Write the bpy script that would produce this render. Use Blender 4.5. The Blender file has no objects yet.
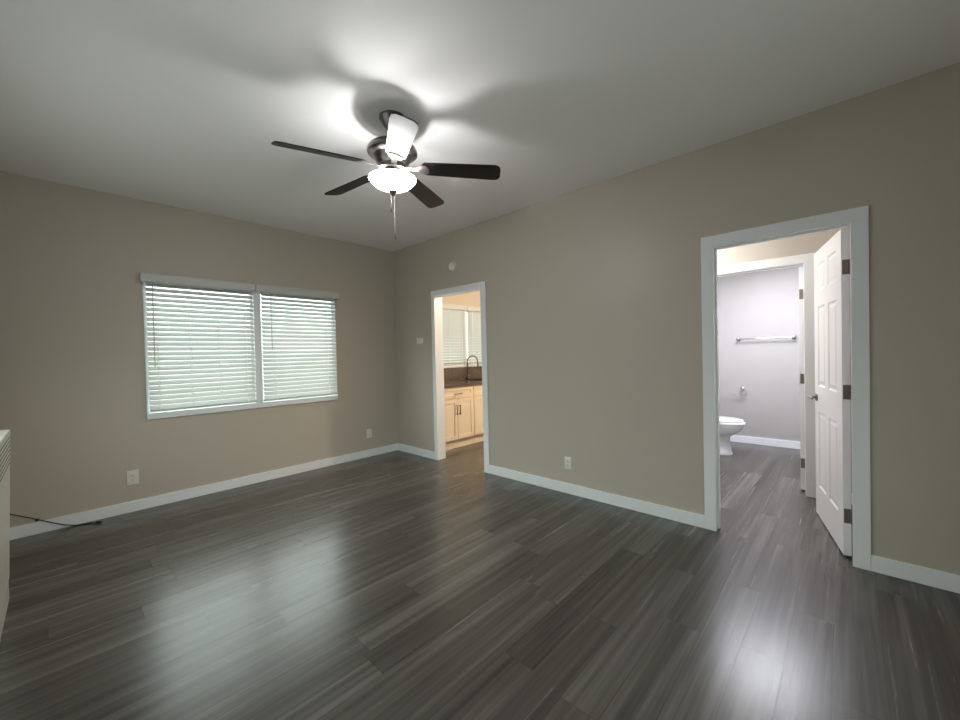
import bpy, bmesh, math, random
from mathutils import Matrix, Vector

S = bpy.context.scene
COL = S.collection

# ------------------------------------------------------------------ camera
cam_data = bpy.data.cameras.new('camera')
cam = bpy.data.objects.new('camera', cam_data)
COL.objects.link(cam)
right = Vector((0.6828466, -0.7302002, -0.0229830))
up = Vector((0.0273589, -0.0058779, 0.9996084))
fwd = Vector((0.7300493, 0.6832080, -0.0159637))
mw = Matrix((right, up, -fwd)).transposed().to_4x4()
mw.translation = Vector((-3.21066, -4.61150, 1.31897))
cam.matrix_world = mw
cam_data.sensor_width = 36.0
cam_data.lens = 393.792 / 960 * 36.0
cam_data.clip_start = 0.02
S.camera = cam

# ------------------------------------------------------------------ daylight
H = 2.764
W = bpy.data.worlds.new('daylight')
S.world = W
W.use_nodes = True
bg = W.node_tree.nodes['Background']
# overcast sky: bright above, greenish trees around the horizon, grey ground below
wt = W.node_tree
w_tc = wt.nodes.new('ShaderNodeTexCoord')
w_sep = wt.nodes.new('ShaderNodeSeparateXYZ')
w_map = wt.nodes.new('ShaderNodeMapRange')
w_map.inputs['From Min'].default_value = -1
w_map.inputs['From Max'].default_value = 1
w_ramp = wt.nodes.new('ShaderNodeValToRGB')
w_ramp.color_ramp.elements[0].position = 0.47
w_ramp.color_ramp.elements[0].color = (0.28, 0.28, 0.275, 1)
w_ramp.color_ramp.elements[1].position = 0.68
w_ramp.color_ramp.elements[1].color = (0.95, 1.0, 0.985, 1)
w_mid = w_ramp.color_ramp.elements.new(0.53)
w_mid.color = (0.25, 0.29, 0.265, 1)
wt.links.new(w_tc.outputs['Generated'], w_sep.inputs[0])
wt.links.new(w_sep.outputs['Z'], w_map.inputs['Value'])
wt.links.new(w_map.outputs[0], w_ramp.inputs['Fac'])
wt.links.new(w_ramp.outputs['Color'], bg.inputs[0])
bg.inputs[1].default_value = 6.2


def portal(name, loc, sx, sz, rot=(math.radians(-90), 0, 0)):
    l = bpy.data.lights.new(name, 'AREA')
    l.shape = 'RECTANGLE'
    l.size, l.size_y = sx, sz
    l.cycles.is_portal = True
    o = bpy.data.objects.new(name, l)
    COL.objects.link(o)
    o.location = loc
    o.rotation_euler = rot   # -Z axis looks into the room


portal('daylight_portal_room', (-1.78, 0.075, 1.44), 1.84, 1.26)
portal('daylight_portal_side', (-3.81, -2.10, 1.58), 1.06, 1.8, (0, math.radians(-90), 0))  # portal of the added side window
portal('daylight_portal_front', (-2.30, -5.83, 1.45), 1.46, 1.3, (math.radians(90), 0, 0))  # portal of the added window in the near end wall
portal('daylight_portal_kitchen', (1.36, 0.075, 1.58), 1.84, 1.0)


def lamp(name, loc, power, color, radius):
    l = bpy.data.lights.new(name, 'POINT')
    l.energy = power
    l.color = color
    l.shadow_soft_size = radius
    o = bpy.data.objects.new(name, l)
    COL.objects.link(o)
    o.location = loc
    return o


lamp('kitchen_ceiling_bulb', (1.5, -2.2, 2.40), 120, (1.0, 0.83, 0.64), 0.14)
lamp('hall_ceiling_bulb', (0.66, -3.30, 2.26), 26, (1.0, 0.97, 0.95), 0.14)
bl = bpy.data.lights.new('bath_ceiling_light', 'AREA')
bl.shape = 'DISK'
bl.size = 0.95
bl.energy = 63
bl.color = (0.90, 0.91, 1.0)
bo = bpy.data.objects.new('bath_ceiling_light', bl)
COL.objects.link(bo)
bo.location = (2.0, -3.95, 2.405)

S.view_settings.view_transform = 'Standard'
S.view_settings.look = 'None'
S.view_settings.gamma = 1.0
S.view_settings.use_curve_mapping = False
S.view_settings.exposure = 0.22
S.cycles.max_bounces = 10
S.cycles.diffuse_bounces = 6
S.cycles.sample_clamp_indirect = 6.0
FAN_BOWL = 58.0
FAN_BULB = 6.5
FAN_COLOR = (1.0, 0.985, 0.975)

# ------------------------------------------------------------------ helpers
WM = {}


def srgb(r, g, b):
    f = lambda c: (c / 255 / 12.92) if c / 255 <= 0.04045 else ((c / 255 + 0.055) / 1.055) ** 2.4
    return (f(r), f(g), f(b), 1)


def mat(name, color, rough=0.5, metal=0.0, spec=0.5, bump=0.0, bscale=60.0, coat=0.0, mottled=0.0):
    m = bpy.data.materials.new(name)
    m.use_nodes = True
    nt = m.node_tree
    b = nt.nodes['Principled BSDF']
    b.inputs['Roughness'].default_value = rough
    b.inputs['Metallic'].default_value = metal
    b.inputs['Specular IOR Level'].default_value = spec
    b.inputs['Coat Weight'].default_value = coat
    tc = nt.nodes.new('ShaderNodeTexCoord')
    n = nt.nodes.new('ShaderNodeTexNoise')
    n.inputs['Scale'].default_value = bscale
    n.inputs['Detail'].default_value = 4
    nt.links.new(tc.outputs['Object'], n.inputs['Vector'])
    mix = nt.nodes.new('ShaderNodeMix')
    mix.data_type = 'RGBA'
    mix.inputs[6].default_value = tuple(c * (1 - mottled) for c in color[:3]) + (1,)
    mix.inputs[7].default_value = tuple(min(1, c * (1 + mottled)) for c in color[:3]) + (1,)
    nt.links.new(n.outputs['Fac'], mix.inputs[0])
    nt.links.new(mix.outputs[2], b.inputs['Base Color'])
    if bump:
        bp = nt.nodes.new('ShaderNodeBump')
        bp.inputs['Strength'].default_value = bump
        bp.inputs['Distance'].default_value = 0.002
        nt.links.new(n.outputs['Fac'], bp.inputs['Height'])
        nt.links.new(bp.outputs['Normal'], b.inputs['Normal'])
    return m


def emit(name, color, strength):
    m = bpy.data.materials.new(name)
    m.use_nodes = True
    nt = m.node_tree
    b = nt.nodes['Principled BSDF']
    b.inputs['Base Color'].default_value = (0.85, 0.84, 0.8, 1)
    b.inputs['Roughness'].default_value = 0.3
    b.inputs['Emission Color'].default_value = tuple(color) + (1,)
    b.inputs['Emission Strength'].default_value = strength
    return m


class MB:
    """Collects shapes in world coordinates; build() links them as ONE mesh object."""

    def __init__(self, M=None):
        self.bm = bmesh.new()
        self.M = M

    def _done(self, verts, M=None):
        if M is not None:
            bmesh.ops.transform(self.bm, matrix=M, verts=verts)
        if self.M is not None:
            bmesh.ops.transform(self.bm, matrix=self.M, verts=verts)

    def box(self, x0, x1, y0, y1, z0, z1, bevel=0.0, M=None, seg=2):
        r = bmesh.ops.create_cube(self.bm, size=1)
        vs = r['verts']
        bmesh.ops.transform(self.bm, matrix=Matrix.Translation(((x0 + x1) / 2, (y0 + y1) / 2, (z0 + z1) / 2)) @ Matrix.Diagonal((abs(x1 - x0), abs(y1 - y0), abs(z1 - z0), 1)), verts=vs)
        if bevel:
            es = list({e for v in vs for e in v.link_edges})
            rr = bmesh.ops.bevel(self.bm, geom=es, offset=bevel, segments=seg, affect='EDGES', profile=0.6)
            vs = list({v for f in rr['faces'] for v in f.verts} | {v for v in vs if v.is_valid})
            # every vert of this island
            seen = set(vs)
            st = list(vs)
            while st:
                v = st.pop()
                for e in v.link_edges:
                    o = e.other_vert(v)
                    if o not in seen:
                        seen.add(o)
                        st.append(o)
            vs = list(seen)
        self._done(vs, M)
        return self

    def lathe(self, prof, c=(0, 0, 0), segs=32, axis='Z', M=None, sx=1.0, sy=1.0):
        """prof: list of (r, h) along the axis, from one end to the other."""
        rings = []
        allv = []
        for r, h in prof:
            if r < 1e-6:
                v = self.bm.verts.new((0, 0, h))
                rings.append([v])
                allv.append(v)
            else:
                ring = [self.bm.verts.new((r * sx * math.cos(2 * math.pi * k / segs), r * sy * math.sin(2 * math.pi * k / segs), h)) for k in range(segs)]
                rings.append(ring)
                allv += ring
        for a, b in zip(rings, rings[1:]):
            for k in range(segs):
                k2 = (k + 1) % segs
                if len(a) == 1 and len(b) == 1:
                    continue
                if len(a) == 1:
                    self.bm.faces.new((a[0], b[k2], b[k]))
                elif len(b) == 1:
                    self.bm.faces.new((a[k], a[k2], b[0]))
                else:
                    self.bm.faces.new((a[k], a[k2], b[k2], b[k]))
        if axis == 'X':
            R = Matrix.Rotation(math.pi / 2, 4, 'Y')
        elif axis == 'Y':
            R = Matrix.Rotation(-math.pi / 2, 4, 'X')
        else:
            R = Matrix.Identity(4)
        T = Matrix.Translation(c) @ R
        bmesh.ops.transform(self.bm, matrix=T, verts=allv)
        self._done(allv, M)
        return self

    def tube(self, pts, r, segs=10, M=None):
        pts = [Vector(p) for p in pts]
        rs = r if isinstance(r, (list, tuple)) else [r] * len(pts)
        rings = []
        prev = None
        for i, p in enumerate(pts):
            t = (pts[min(i + 1, len(pts) - 1)] - pts[max(i - 1, 0)]).normalized()
            if prev is None:
                a = Vector((0, 0, 1)) if abs(t.z) < 0.9 else Vector((1, 0, 0))
                u = t.cross(a).normalized()
            else:
                u = (prev - t * prev.dot(t)).normalized()
            w = t.cross(u)
            prev = u
            rings.append([self.bm.verts.new(p + rs[i] * (u * math.cos(2 * math.pi * k / segs) + w * math.sin(2 * math.pi * k / segs))) for k in range(segs)])
        for a, b in zip(rings, rings[1:]):
            for k in range(segs):
                k2 = (k + 1) % segs
                self.bm.faces.new((a[k], a[k2], b[k2], b[k]))
        self.bm.faces.new(list(reversed(rings[0])))
        self.bm.faces.new(rings[-1])
        self._done([v for g in rings for v in g], M)
        return self

    def prism(self, outline, z0, z1, M=None):
        a = [self.bm.verts.new((x, y, z0)) for x, y in outline]
        b = [self.bm.verts.new((x, y, z1)) for x, y in outline]
        n = len(a)
        self.bm.faces.new(list(reversed(a)))
        self.bm.faces.new(b)
        for k in range(n):
            self.bm.faces.new((a[k], a[(k + 1) % n], b[(k + 1) % n], b[k]))
        self._done(a + b, M)
        return self

    def loft(self, rings, cap=True):
        R = [[self.bm.verts.new(p) for p in r] for r in rings]
        n = len(R[0])
        for a, b in zip(R, R[1:]):
            for k in range(n):
                self.bm.faces.new((a[k], a[(k + 1) % n], b[(k + 1) % n], b[k]))
        if cap:
            self.bm.faces.new(list(reversed(R[0])))
            self.bm.faces.new(R[-1])
        self._done([v for r in R for v in r])
        return self

    def build(self, name, m, parent=None, smooth=False):
        bmesh.ops.recalc_face_normals(self.bm, faces=self.bm.faces)
        me = bpy.data.meshes.new(name)
        self.bm.to_mesh(me)
        self.bm.free()
        o = bpy.data.objects.new(name, me)
        COL.objects.link(o)
        me.materials.append(m)
        if smooth:
            for p in me.polygons:
                p.use_smooth = True
            me.set_sharp_from_angle(angle=math.radians(35))
        if parent is not None:
            Mw = WM[parent.name]
            me.transform(Mw.inverted())
            o.parent = parent
            WM[o.name] = Mw
        else:
            WM[o.name] = Matrix.Identity(4)
        return o


def thing(name, label, cat, loc=(0, 0, 0), group=None, R=None):
    o = bpy.data.objects.new(name, None)
    COL.objects.link(o)
    o.empty_display_size = 0.05
    Mw = Matrix.Translation(loc) @ (R if R is not None else Matrix.Identity(4))
    o.matrix_world = Mw
    WM[o.name] = Mw
    return tag(o, label, cat, group)


def tag(o, label, cat, group=None):
    o['label'] = label
    o['category'] = cat
    if group:
        o['group'] = group
    return o


def struct(o, label, cat):
    tag(o, label, cat)
    o['kind'] = 'structure'
    return o


def struct_root(name, label, cat, loc):
    o = thing(name, label, cat, loc)
    o['kind'] = 'structure'
    return o


# ------------------------------------------------------------------ materials
M_wall = mat('greige_wall_paint', srgb(189, 181, 169), rough=0.42, spec=0.42, bump=0.10, bscale=220)
M_ceil = mat('ceiling_paint', srgb(246, 246, 246), rough=0.6, spec=0.3, bump=0.08, bscale=180)
M_bath = mat('bath_wall_paint', srgb(176, 173, 171), rough=0.5, spec=0.3, bump=0.08, bscale=200)
M_hall = mat('hall_wall_paint', srgb(190, 185, 176), rough=0.5, spec=0.3, bump=0.08, bscale=200)
M_kit = mat('kitchen_wall_paint', srgb(196, 186, 172), rough=0.5, spec=0.3, bump=0.08, bscale=200)
M_trim = mat('white_trim_paint', srgb(236, 239, 242), rough=0.32, spec=0.45, mottled=0.01)
M_door = mat('white_door_paint', srgb(232, 232, 234), rough=0.30, spec=0.45, mottled=0.01, bump=0.05, bscale=90)
M_blind = mat('white_blind_vinyl', srgb(200, 203, 200), rough=0.38, spec=0.45, mottled=0.01)
M_cord = mat('blind_cord', srgb(240, 240, 236), rough=0.7)
M_wand = mat('clear_grey_wand', srgb(196, 198, 194), rough=0.25, spec=0.5)
M_plastic = mat('white_plastic', srgb(226, 225, 216), rough=0.35, spec=0.5)
M_slot = mat('dark_slot', srgb(40, 38, 36), rough=0.6)
M_chrome = mat('polished_chrome', srgb(200, 202, 206), rough=0.12, metal=1.0)
M_nickel = mat('brushed_nickel', srgb(150, 144, 138), rough=0.32, metal=1.0, mottled=0.05, bscale=120)
M_hinge = mat('aged_nickel_hinge', srgb(112, 104, 98), rough=0.38, metal=0.9, mottled=0.15, bscale=150)
M_gun = mat('gunmetal_fan_body', srgb(112, 106, 104), rough=0.28, metal=0.9, mottled=0.06, bscale=80)
M_pull = mat('bronze_cabinet_pull', srgb(74, 60, 52), rough=0.35, metal=0.8)
M_porc = mat('white_porcelain', srgb(236, 237, 238), rough=0.08, spec=0.6, mottled=0.005)
M_rubber = mat('black_rubber_cable', srgb(22, 21, 22), rough=0.45)
M_heat = mat('beige_enamel', srgb(206, 203, 188), rough=0.35, spec=0.45, mottled=0.02, bscale=40)
M_heatd = mat('beige_enamel_base', srgb(188, 185, 170), rough=0.45, mottled=0.03, bscale=40)
M_steel = mat('stainless_steel', srgb(190, 188, 182), rough=0.22, metal=1.0, mottled=0.04, bscale=150)
M_out = emit('fan_bowl_glass', FAN_COLOR, FAN_BOWL)


def mapping_scale(nt, src, sx, sy, sz):
    mp = nt.nodes.new('ShaderNodeMapping')
    mp.inputs['Scale'].default_value = (sx, sy, sz)
    nt.links.new(src, mp.inputs['Vector'])
    return mp.outputs['Vector']


def wood(name, c1, c2, scale, rough, axis=0, spec=0.5, bump=0.15, coat=0.0):
    """Grain stretched along the chosen object axis."""
    m = bpy.data.materials.new(name)
    m.use_nodes = True
    nt = m.node_tree
    b = nt.nodes['Principled BSDF']
    b.inputs['Roughness'].default_value = rough
    b.inputs['Specular IOR Level'].default_value = spec
    b.inputs['Coat Weight'].default_value = coat
    tc = nt.nodes.new('ShaderNodeTexCoord')
    sc = [scale, scale, scale]
    sc[axis] = scale * 0.06
    n = nt.nodes.new('ShaderNodeTexNoise')
    n.inputs['Scale'].default_value = 1
    n.inputs['Detail'].default_value = 6
    n.inputs['Distortion'].default_value = 0.4
    nt.links.new(mapping_scale(nt, tc.outputs['Object'], *sc), n.inputs['Vector'])
    r = nt.nodes.new('ShaderNodeValToRGB')
    r.color_ramp.elements[0].position = 0.32
    r.color_ramp.elements[0].color = c1
    r.color_ramp.elements[1].position = 0.68
    r.color_ramp.elements[1].color = c2
    nt.links.new(n.outputs['Fac'], r.inputs['Fac'])
    nt.links.new(r.outputs['Color'], b.inputs['Base Color'])
    bp = nt.nodes.new('ShaderNodeBump')
    bp.inputs['Strength'].default_value = bump
    bp.inputs['Distance'].default_value = 0.001
    nt.links.new(n.outputs['Fac'], bp.inputs['Height'])
    nt.links.new(bp.outputs['Normal'], b.inputs['Normal'])
    return m


M_blade = wood('espresso_fan_blade', srgb(5, 4, 4), srgb(10, 8, 8), 30, 0.34, axis=0, spec=0.38, bump=0.05)
M_cab = wood('pale_maple_cabinet', srgb(236, 219, 192), srgb(241, 227, 204), 18, 0.38, axis=2, spec=0.4, bump=0.03)
M_cabh = wood('pale_maple_drawer', srgb(236, 219, 192), srgb(241, 227, 204), 18, 0.38, axis=0, spec=0.4, bump=0.03)


def stone(name, c1, c2):
    m = mat(name, c1, rough=0.16, spec=0.5)
    nt = m.node_tree
    b = nt.nodes['Principled BSDF']
    tc = nt.nodes.new('ShaderNodeTexCoord')
    n = nt.nodes.new('ShaderNodeTexNoise')
    n.inputs['Scale'].default_value = 70
    n.inputs['Detail'].default_value = 8
    r = nt.nodes.new('ShaderNodeValToRGB')
    r.color_ramp.elements[0].position = 0.4
    r.color_ramp.elements[0].color = c1
    r.color_ramp.elements[1].position = 0.65
    r.color_ramp.elements[1].color = c2
    nt.links.new(tc.outputs['Object'], n.inputs['Vector'])
    nt.links.new(n.outputs['Fac'], r.inputs['Fac'])
    nt.links.new(r.outputs['Color'], b.inputs['Base Color'])
    return m


M_stone = stone('brown_quartz_counter', srgb(78, 70, 62), srgb(104, 94, 84))


def plank_floor():
    m = bpy.data.materials.new('grey_vinyl_planks')
    m.use_nodes = True
    nt = m.node_tree
    N, L = nt.nodes, nt.links
    b = N['Principled BSDF']
    tc = N.new('ShaderNodeTexCoord')
    sep = N.new('ShaderNodeSeparateXYZ')
    L.new(tc.outputs['Object'], sep.inputs[0])

    def mth(op, a, c=None):
        n = N.new('ShaderNodeMath')
        n.operation = op
        for i, v in enumerate((a, c)):
            if v is None:
                continue
            if isinstance(v, (int, float)):
                n.inputs[i].default_value = v
            else:
                L.new(v, n.inputs[i])
        return n.outputs[0]

    PW, PL = 0.152, 1.22
    yr = mth('DIVIDE', sep.outputs['Y'], PW)
    row = mth('FLOOR', yr)
    fy = mth('FRACT', yr)
    wn = N.new('ShaderNodeTexWhiteNoise')
    wn.noise_dimensions = '1D'
    L.new(row, wn.inputs['W'])
    xr = mth('ADD', mth('DIVIDE', sep.outputs['X'], PL), mth('MULTIPLY', wn.outputs['Value'], 5.0))
    colm = mth('FLOOR', xr)
    fx = mth('FRACT', xr)
    cmb = N.new('ShaderNodeCombineXYZ')
    L.new(row, cmb.inputs[0])
    L.new(colm, cmb.inputs[1])
    wn2 = N.new('ShaderNodeTexWhiteNoise')
    wn2.noise_dimensions = '3D'
    L.new(cmb.outputs[0], wn2.inputs['Vector'])
    # per-plank shift of the grain
    sh = N.new('ShaderNodeVectorMath')
    sh.operation = 'MULTIPLY'
    L.new(wn2.outputs['Color'], sh.inputs[0])
    sh.inputs[1].default_value = (30, 30, 30)
    ad = N.new('ShaderNodeVectorMath')
    ad.operation = 'ADD'
    L.new(tc.outputs['Object'], ad.inputs[0])
    L.new(sh.outputs[0], ad.inputs[1])

    def grain(sx, sy, detail, dist):
        n = N.new('ShaderNodeTexNoise')
        n.inputs['Scale'].default_value = 1
        n.inputs['Detail'].default_value = detail
        n.inputs['Roughness'].default_value = 0.6
        n.inputs['Distortion'].default_value = dist
        L.new(mapping_scale(nt, ad.outputs[0], sx, sy, 1), n.inputs['Vector'])
        return n.outputs['Fac']

    g1 = grain(0.5, 14, 5, 0.3)
    g2 = grain(1.0, 44, 5, 0.1)
    g3 = grain(6.0, 260, 3, 0.0)
    mixv = mth('ADD', mth('ADD', mth('MULTIPLY', g1, 0.66), mth('MULTIPLY', g2, 0.29)), mth('MULTIPLY', wn2.outputs['Value'], 0.10))
    r = N.new('ShaderNodeValToRGB')
    e = r.color_ramp.elements
    e[0].position = 0.38
    e[0].color = srgb(56, 52, 48)
    e[1].position = 0.70
    e[1].color = srgb(106, 102, 98)
    mid = r.color_ramp.elements.new(0.54)
    mid.color = srgb(80, 76, 71)
    L.new(mixv, r.inputs['Fac'])
    # dark seam
    ey = mth('MINIMUM', fy, mth('SUBTRACT', 1.0, fy))
    ex = mth('MINIMUM', fx, mth('SUBTRACT', 1.0, fx))
    seam = mth('MAXIMUM', mth('LESS_THAN', ey, 0.0085), mth('LESS_THAN', ex, 0.0012))
    mx = N.new('ShaderNodeMix')
    mx.data_type = 'RGBA'
    L.new(mth('MULTIPLY', seam, 0.45), mx.inputs[0])
    L.new(r.outputs['Color'], mx.inputs[6])
    mx.inputs[7].default_value = srgb(36, 33, 31)
    L.new(mx.outputs[2], b.inputs['Base Color'])
    rg = mth('ADD', mth('MULTIPLY', g2, 0.08), 0.22)
    L.new(rg, b.inputs['Roughness'])
    b.inputs['Specular IOR Level'].default_value = 0.5
    hgt = mth('SUBTRACT', mth('ADD', mth('MULTIPLY', g2, 0.7), mth('MULTIPLY', g3, 0.5)), mth('MULTIPLY', seam, 0.6))
    bp = N.new('ShaderNodeBump')
    bp.inputs['Strength'].default_value = 0.16
    bp.inputs['Distance'].default_value = 0.0012
    L.new(hgt, bp.inputs['Height'])
    L.new(bp.outputs['Normal'], b.inputs['Normal'])
    return m


M_floor = plank_floor()


def glass_mat():
    m = bpy.data.materials.new('window_glass')
    m.use_nodes = True
    nt = m.node_tree
    nt.nodes.remove(nt.nodes['Principled BSDF'])
    out = nt.nodes['Material Output']
    t = nt.nodes.new('ShaderNodeBsdfTransparent')
    t.inputs[0].default_value = (0.94, 0.98, 0.96, 1)
    g = nt.nodes.new('ShaderNodeBsdfGlossy')
    g.inputs['Roughness'].default_value = 0.02
    lw = nt.nodes.new('ShaderNodeLayerWeight')
    lw.inputs[0].default_value = 0.5
    pw = nt.nodes.new('ShaderNodeMath')
    pw.operation = 'POWER'
    pw.inputs[1].default_value = 4.0
    fr = nt.nodes.new('ShaderNodeMath')
    fr.operation = 'MULTIPLY_ADD'
    fr.inputs[1].default_value = 0.7
    fr.inputs[2].default_value = 0.03
    nt.links.new(lw.outputs['Facing'], pw.inputs[0])
    nt.links.new(pw.outputs[0], fr.inputs[0])
    mx = nt.nodes.new('ShaderNodeMixShader')
    nt.links.new(fr.outputs[0], mx.inputs[0])
    nt.links.new(t.outputs[0], mx.inputs[1])
    nt.links.new(g.outputs[0], mx.inputs[2])
    nt.links.new(mx.outputs[0], out.inputs[0])
    return m


M_glass = glass_mat()

# ------------------------------------------------------------------ room shell
XL, XR2 = -3.68, 3.25          # left wall face / bathroom far wall face
YF = -5.7                      # wall behind the camera
T = 0.12                       # door-wall thickness
X2, X2b = 1.25, 1.37           # hall / bathroom partition
WT = 0.06                      # exterior wall thickness

struct(MB().box(-3.8, 3.4, -5.82, 0.14, -0.12, 0.0).build('floor', M_floor), 'dark grey wood plank floor running through all the rooms', 'floor')
struct(MB().box(-3.8, T, -5.82, 0.14, H, H + 0.1).build('ceiling', M_ceil), 'white ceiling of the main room holding the fan', 'ceiling')


def wall_with_hole_y(mb, x0, x1, y0, y1, z1, hx0, hx1, hz0, hz1):
    mb.box(x0, hx0, y0, y1, 0, z1)
    mb.box(hx1, x1, y0, y1, 0, z1)
    mb.box(hx0, hx1, y0, y1, 0, hz0)
    mb.box(hx0, hx1, y0, y1, hz1, z1)


# main window opening
WX0, WX1, WZ0, WZ1 = -2.685, -0.875, 0.795, 2.06
mb = MB()
wall_with_hole_y(mb, -3.8, 0.06, 0, WT, H, WX0, WX1, WZ0, WZ1)
struct(mb.build('wall_back', M_wall), 'greige wall with the double blind covered window', 'wall')
# door wall, with two door openings
KY0, KY1 = -0.860, -1.650
BY0, BY1 = -3.907, -4.627
DH = 2.045
mb = MB()
mb.box(0, T, KY0 + 0.018, 0, 0, H)
mb.box(0, T, BY0 + 0.018, KY1 - 0.018, 0, H)
mb.box(0, T, YF, BY1 - 0.018, 0, H)
mb.box(0, T, KY1 - 0.018, KY0 + 0.018, DH + 0.018, H)
mb.box(0, T, BY1 - 0.018, BY0 + 0.018, DH + 0.018, H)
struct(mb.build('wall_right', M_wall), 'long greige wall pierced by the kitchen and hall doorways', 'wall')
mb = MB()
mb.box(XL - 0.12, XL, -1.20, 0, 0, H)
mb.box(XL - 0.12, XL, YF, -3.00, 0, H)
mb.box(XL - 0.12, XL, -3.00, -1.20, 0, 1.05)  # opening left for the added side window
mb.box(XL - 0.12, XL, -3.00, -1.20, 2.11, H)
struct(mb.build('wall_left', M_wall), 'greige side wall behind the beige heater', 'wall')
mb = MB()
wall_with_hole_y(mb, XL - 0.12, T, YF - 0.12, YF, H, -3.03, -1.57, 0.80, 2.10)  # hole for the added near end window
struct(mb.build('wall_front', M_wall), 'greige wall at the near end of the main room', 'wall')

# kitchen shell
KX0, KX1, KZ0, KZ1 = 0.46, 2.26, 1.106, 2.06
mb = MB()
wall_with_hole_y(mb, T, 3.4, 0, WT, 2.5, KX0, KX1, KZ0, KZ1)
struct(mb.build('wall_kitchen_back', M_kit), 'warm beige kitchen wall around the kitchen window', 'wall')
struct(MB().box(3.25, 3.4, -2.8, 0, 0, 2.5).build('wall_kitchen_right', M_kit), 'warm beige kitchen end wall', 'wall')
struct(MB().box(T, 3.4, -2.92, -2.8, 0, 2.5).build('wall_kitchen_front', M_kit), 'partition wall between kitchen and bathroom', 'wall')
struct(MB().box(T, 3.4, -2.92, 0.14, 2.5, 2.6).build('ceiling_kitchen', M_ceil), 'white kitchen ceiling', 'ceiling')

# hall and bathroom shell
B2Y0, B2Y1 = -3.60, -4.335
mb = MB()
mb.box(X2, X2b, B2Y0 + 0.018, -2.92, 0, 2.42)
mb.box(X2, X2b, -4.95, B2Y1 - 0.018, 0, 2.42)
mb.box(X2, X2b, B2Y1 - 0.018, B2Y0 + 0.018, 2.063, 2.42)
struct(mb.build('wall_hall_back', M_hall), 'pale hall wall above the bathroom doorway', 'wall')
struct(MB().box(T, X2, -4.87, -4.75, 0, 2.42).build('wall_hall_right', M_hall), 'hall side wall behind the open panel door', 'wall')
struct(MB().box(XR2, 3.4, -4.95, -2.92, 0, 2.42).build('wall_bath_back', M_bath), 'pale grey bathroom wall carrying the towel bar', 'wall')
struct(MB().box(X2b, XR2, -4.95, -4.83, 0, 2.42).build('wall_bath_right', M_bath), 'bathroom side wall behind the bathroom door', 'wall')
struct(MB().box(X2b, XR2, -2.95, -2.921, 0, 2.42).build('wall_bath_left', M_bath), 'bathroom wall behind the toilet tank', 'wall')
struct(MB().box(T, 3.4, -4.95, -2.92, 2.42, 2.52).build('ceiling_bath', M_ceil), 'white ceiling over hall and bathroom', 'ceiling')

# ------------------------------------------------------------------ baseboards
BH, BT = 0.094, 0.014


def baseboard(name, label, x0, x1, y0, y1):
    struct(MB().box(x0, x1, y0, y1, 0, BH, bevel=0.003).build(name, M_trim), label, 'baseboard')


baseboard('baseboard_back', 'white baseboard under the double window', XL, 0, -BT, 0)
baseboard('baseboard_corner', 'short white baseboard between room corner and kitchen doorway', -BT, 0, -0.805, -BT)
baseboard('baseboard_right', 'long white baseboard between the two doorways', -BT, 0, -3.835, -1.722)
baseboard('baseboard_near', 'white baseboard right of the hall doorway', -BT, 0, YF, -4.701)
baseboard('baseboard_left', 'white baseboard behind the beige heater', XL, XL + BT, YF, -BT)
baseboard('baseboard_bath', 'white baseboard under the towel bar', XR2 - BT, XR2, -4.83, -2.95)
baseboard('baseboard_hall', 'white baseboard of the hall back wall', X2 - BT, X2, -4.75, -4.42)


# ------------------------------------------------------------------ door casings
def casing(name, label, x_face, d, y0, y1, oy0, oy1, h, oh, xo, both=True):
    """Door trim on wall faces x_face (d = -1 looks to -x); y0>y1 is the opening; jamb fills the wall thickness to xo."""
    root = struct_root(name, label, 'door trim', (x_face, (y0 + y1) / 2, 0))
    th = 0.016
    xa, xb = (x_face - th, x_face)
    for (a, b2) in ((y0 - 0.004, oy0), (oy1, y1 + 0.004)):
        m = MB().box(xa, xb, a, b2, 0, oh, bevel=0.004)
        m.build('side_casing', M_trim, root)
    MB().box(xa - 0.001, xb, oy1, oy0, h - 0.004, oh, bevel=0.004).build('head_casing', M_trim, root)
    MB().box(x_face, xo, y0, y0 + 0.018, 0, h).build('jamb', M_trim, root)
    MB().box(x_face, xo, y1 - 0.018, y1, 0, h).build('jamb', M_trim, root)
    MB().box(x_face, xo, y1 - 0.018, y0 + 0.018, h, h + 0.018).build('head_jamb', M_trim, root)
    return root


casing('trim_1', 'white door trim around the kitchen doorway', 0.0, -1, KY0, KY1, -0.804, -1.722, 2.045, 2.112, T)
t2 = casing('trim_2', 'white door trim around the hall doorway with open panel door', 0.0, -1, BY0, BY1, -3.835, -4.701, 2.045, 2.120, T)
MB().box(0.05, 0.085, BY0 - 0.011, BY0, 0, 2.045, bevel=0.002).build('door_stop', M_trim, t2)
MB().box(0.05, 0.085, BY1 + 0.011, BY0 - 0.011, 2.034, 2.045, bevel=0.002).build('door_stop', M_trim, t2)
t3 = casing('trim_3', 'white door trim around the bathroom doorway', X2, -1, B2Y0, B2Y1, -3.528, -4.407, 2.045, 2.120, X2b)
MB().box(1.295, 1.328, B2Y1 + 0.011, B2Y0, 2.034, 2.045, bevel=0.002).build('door_stop', M_trim, t3)
MB().box(1.295, 1.328, B2Y1, B2Y1 + 0.011, 0, 2.045, bevel=0.002).build('door_stop', M_trim, t3)


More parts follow.
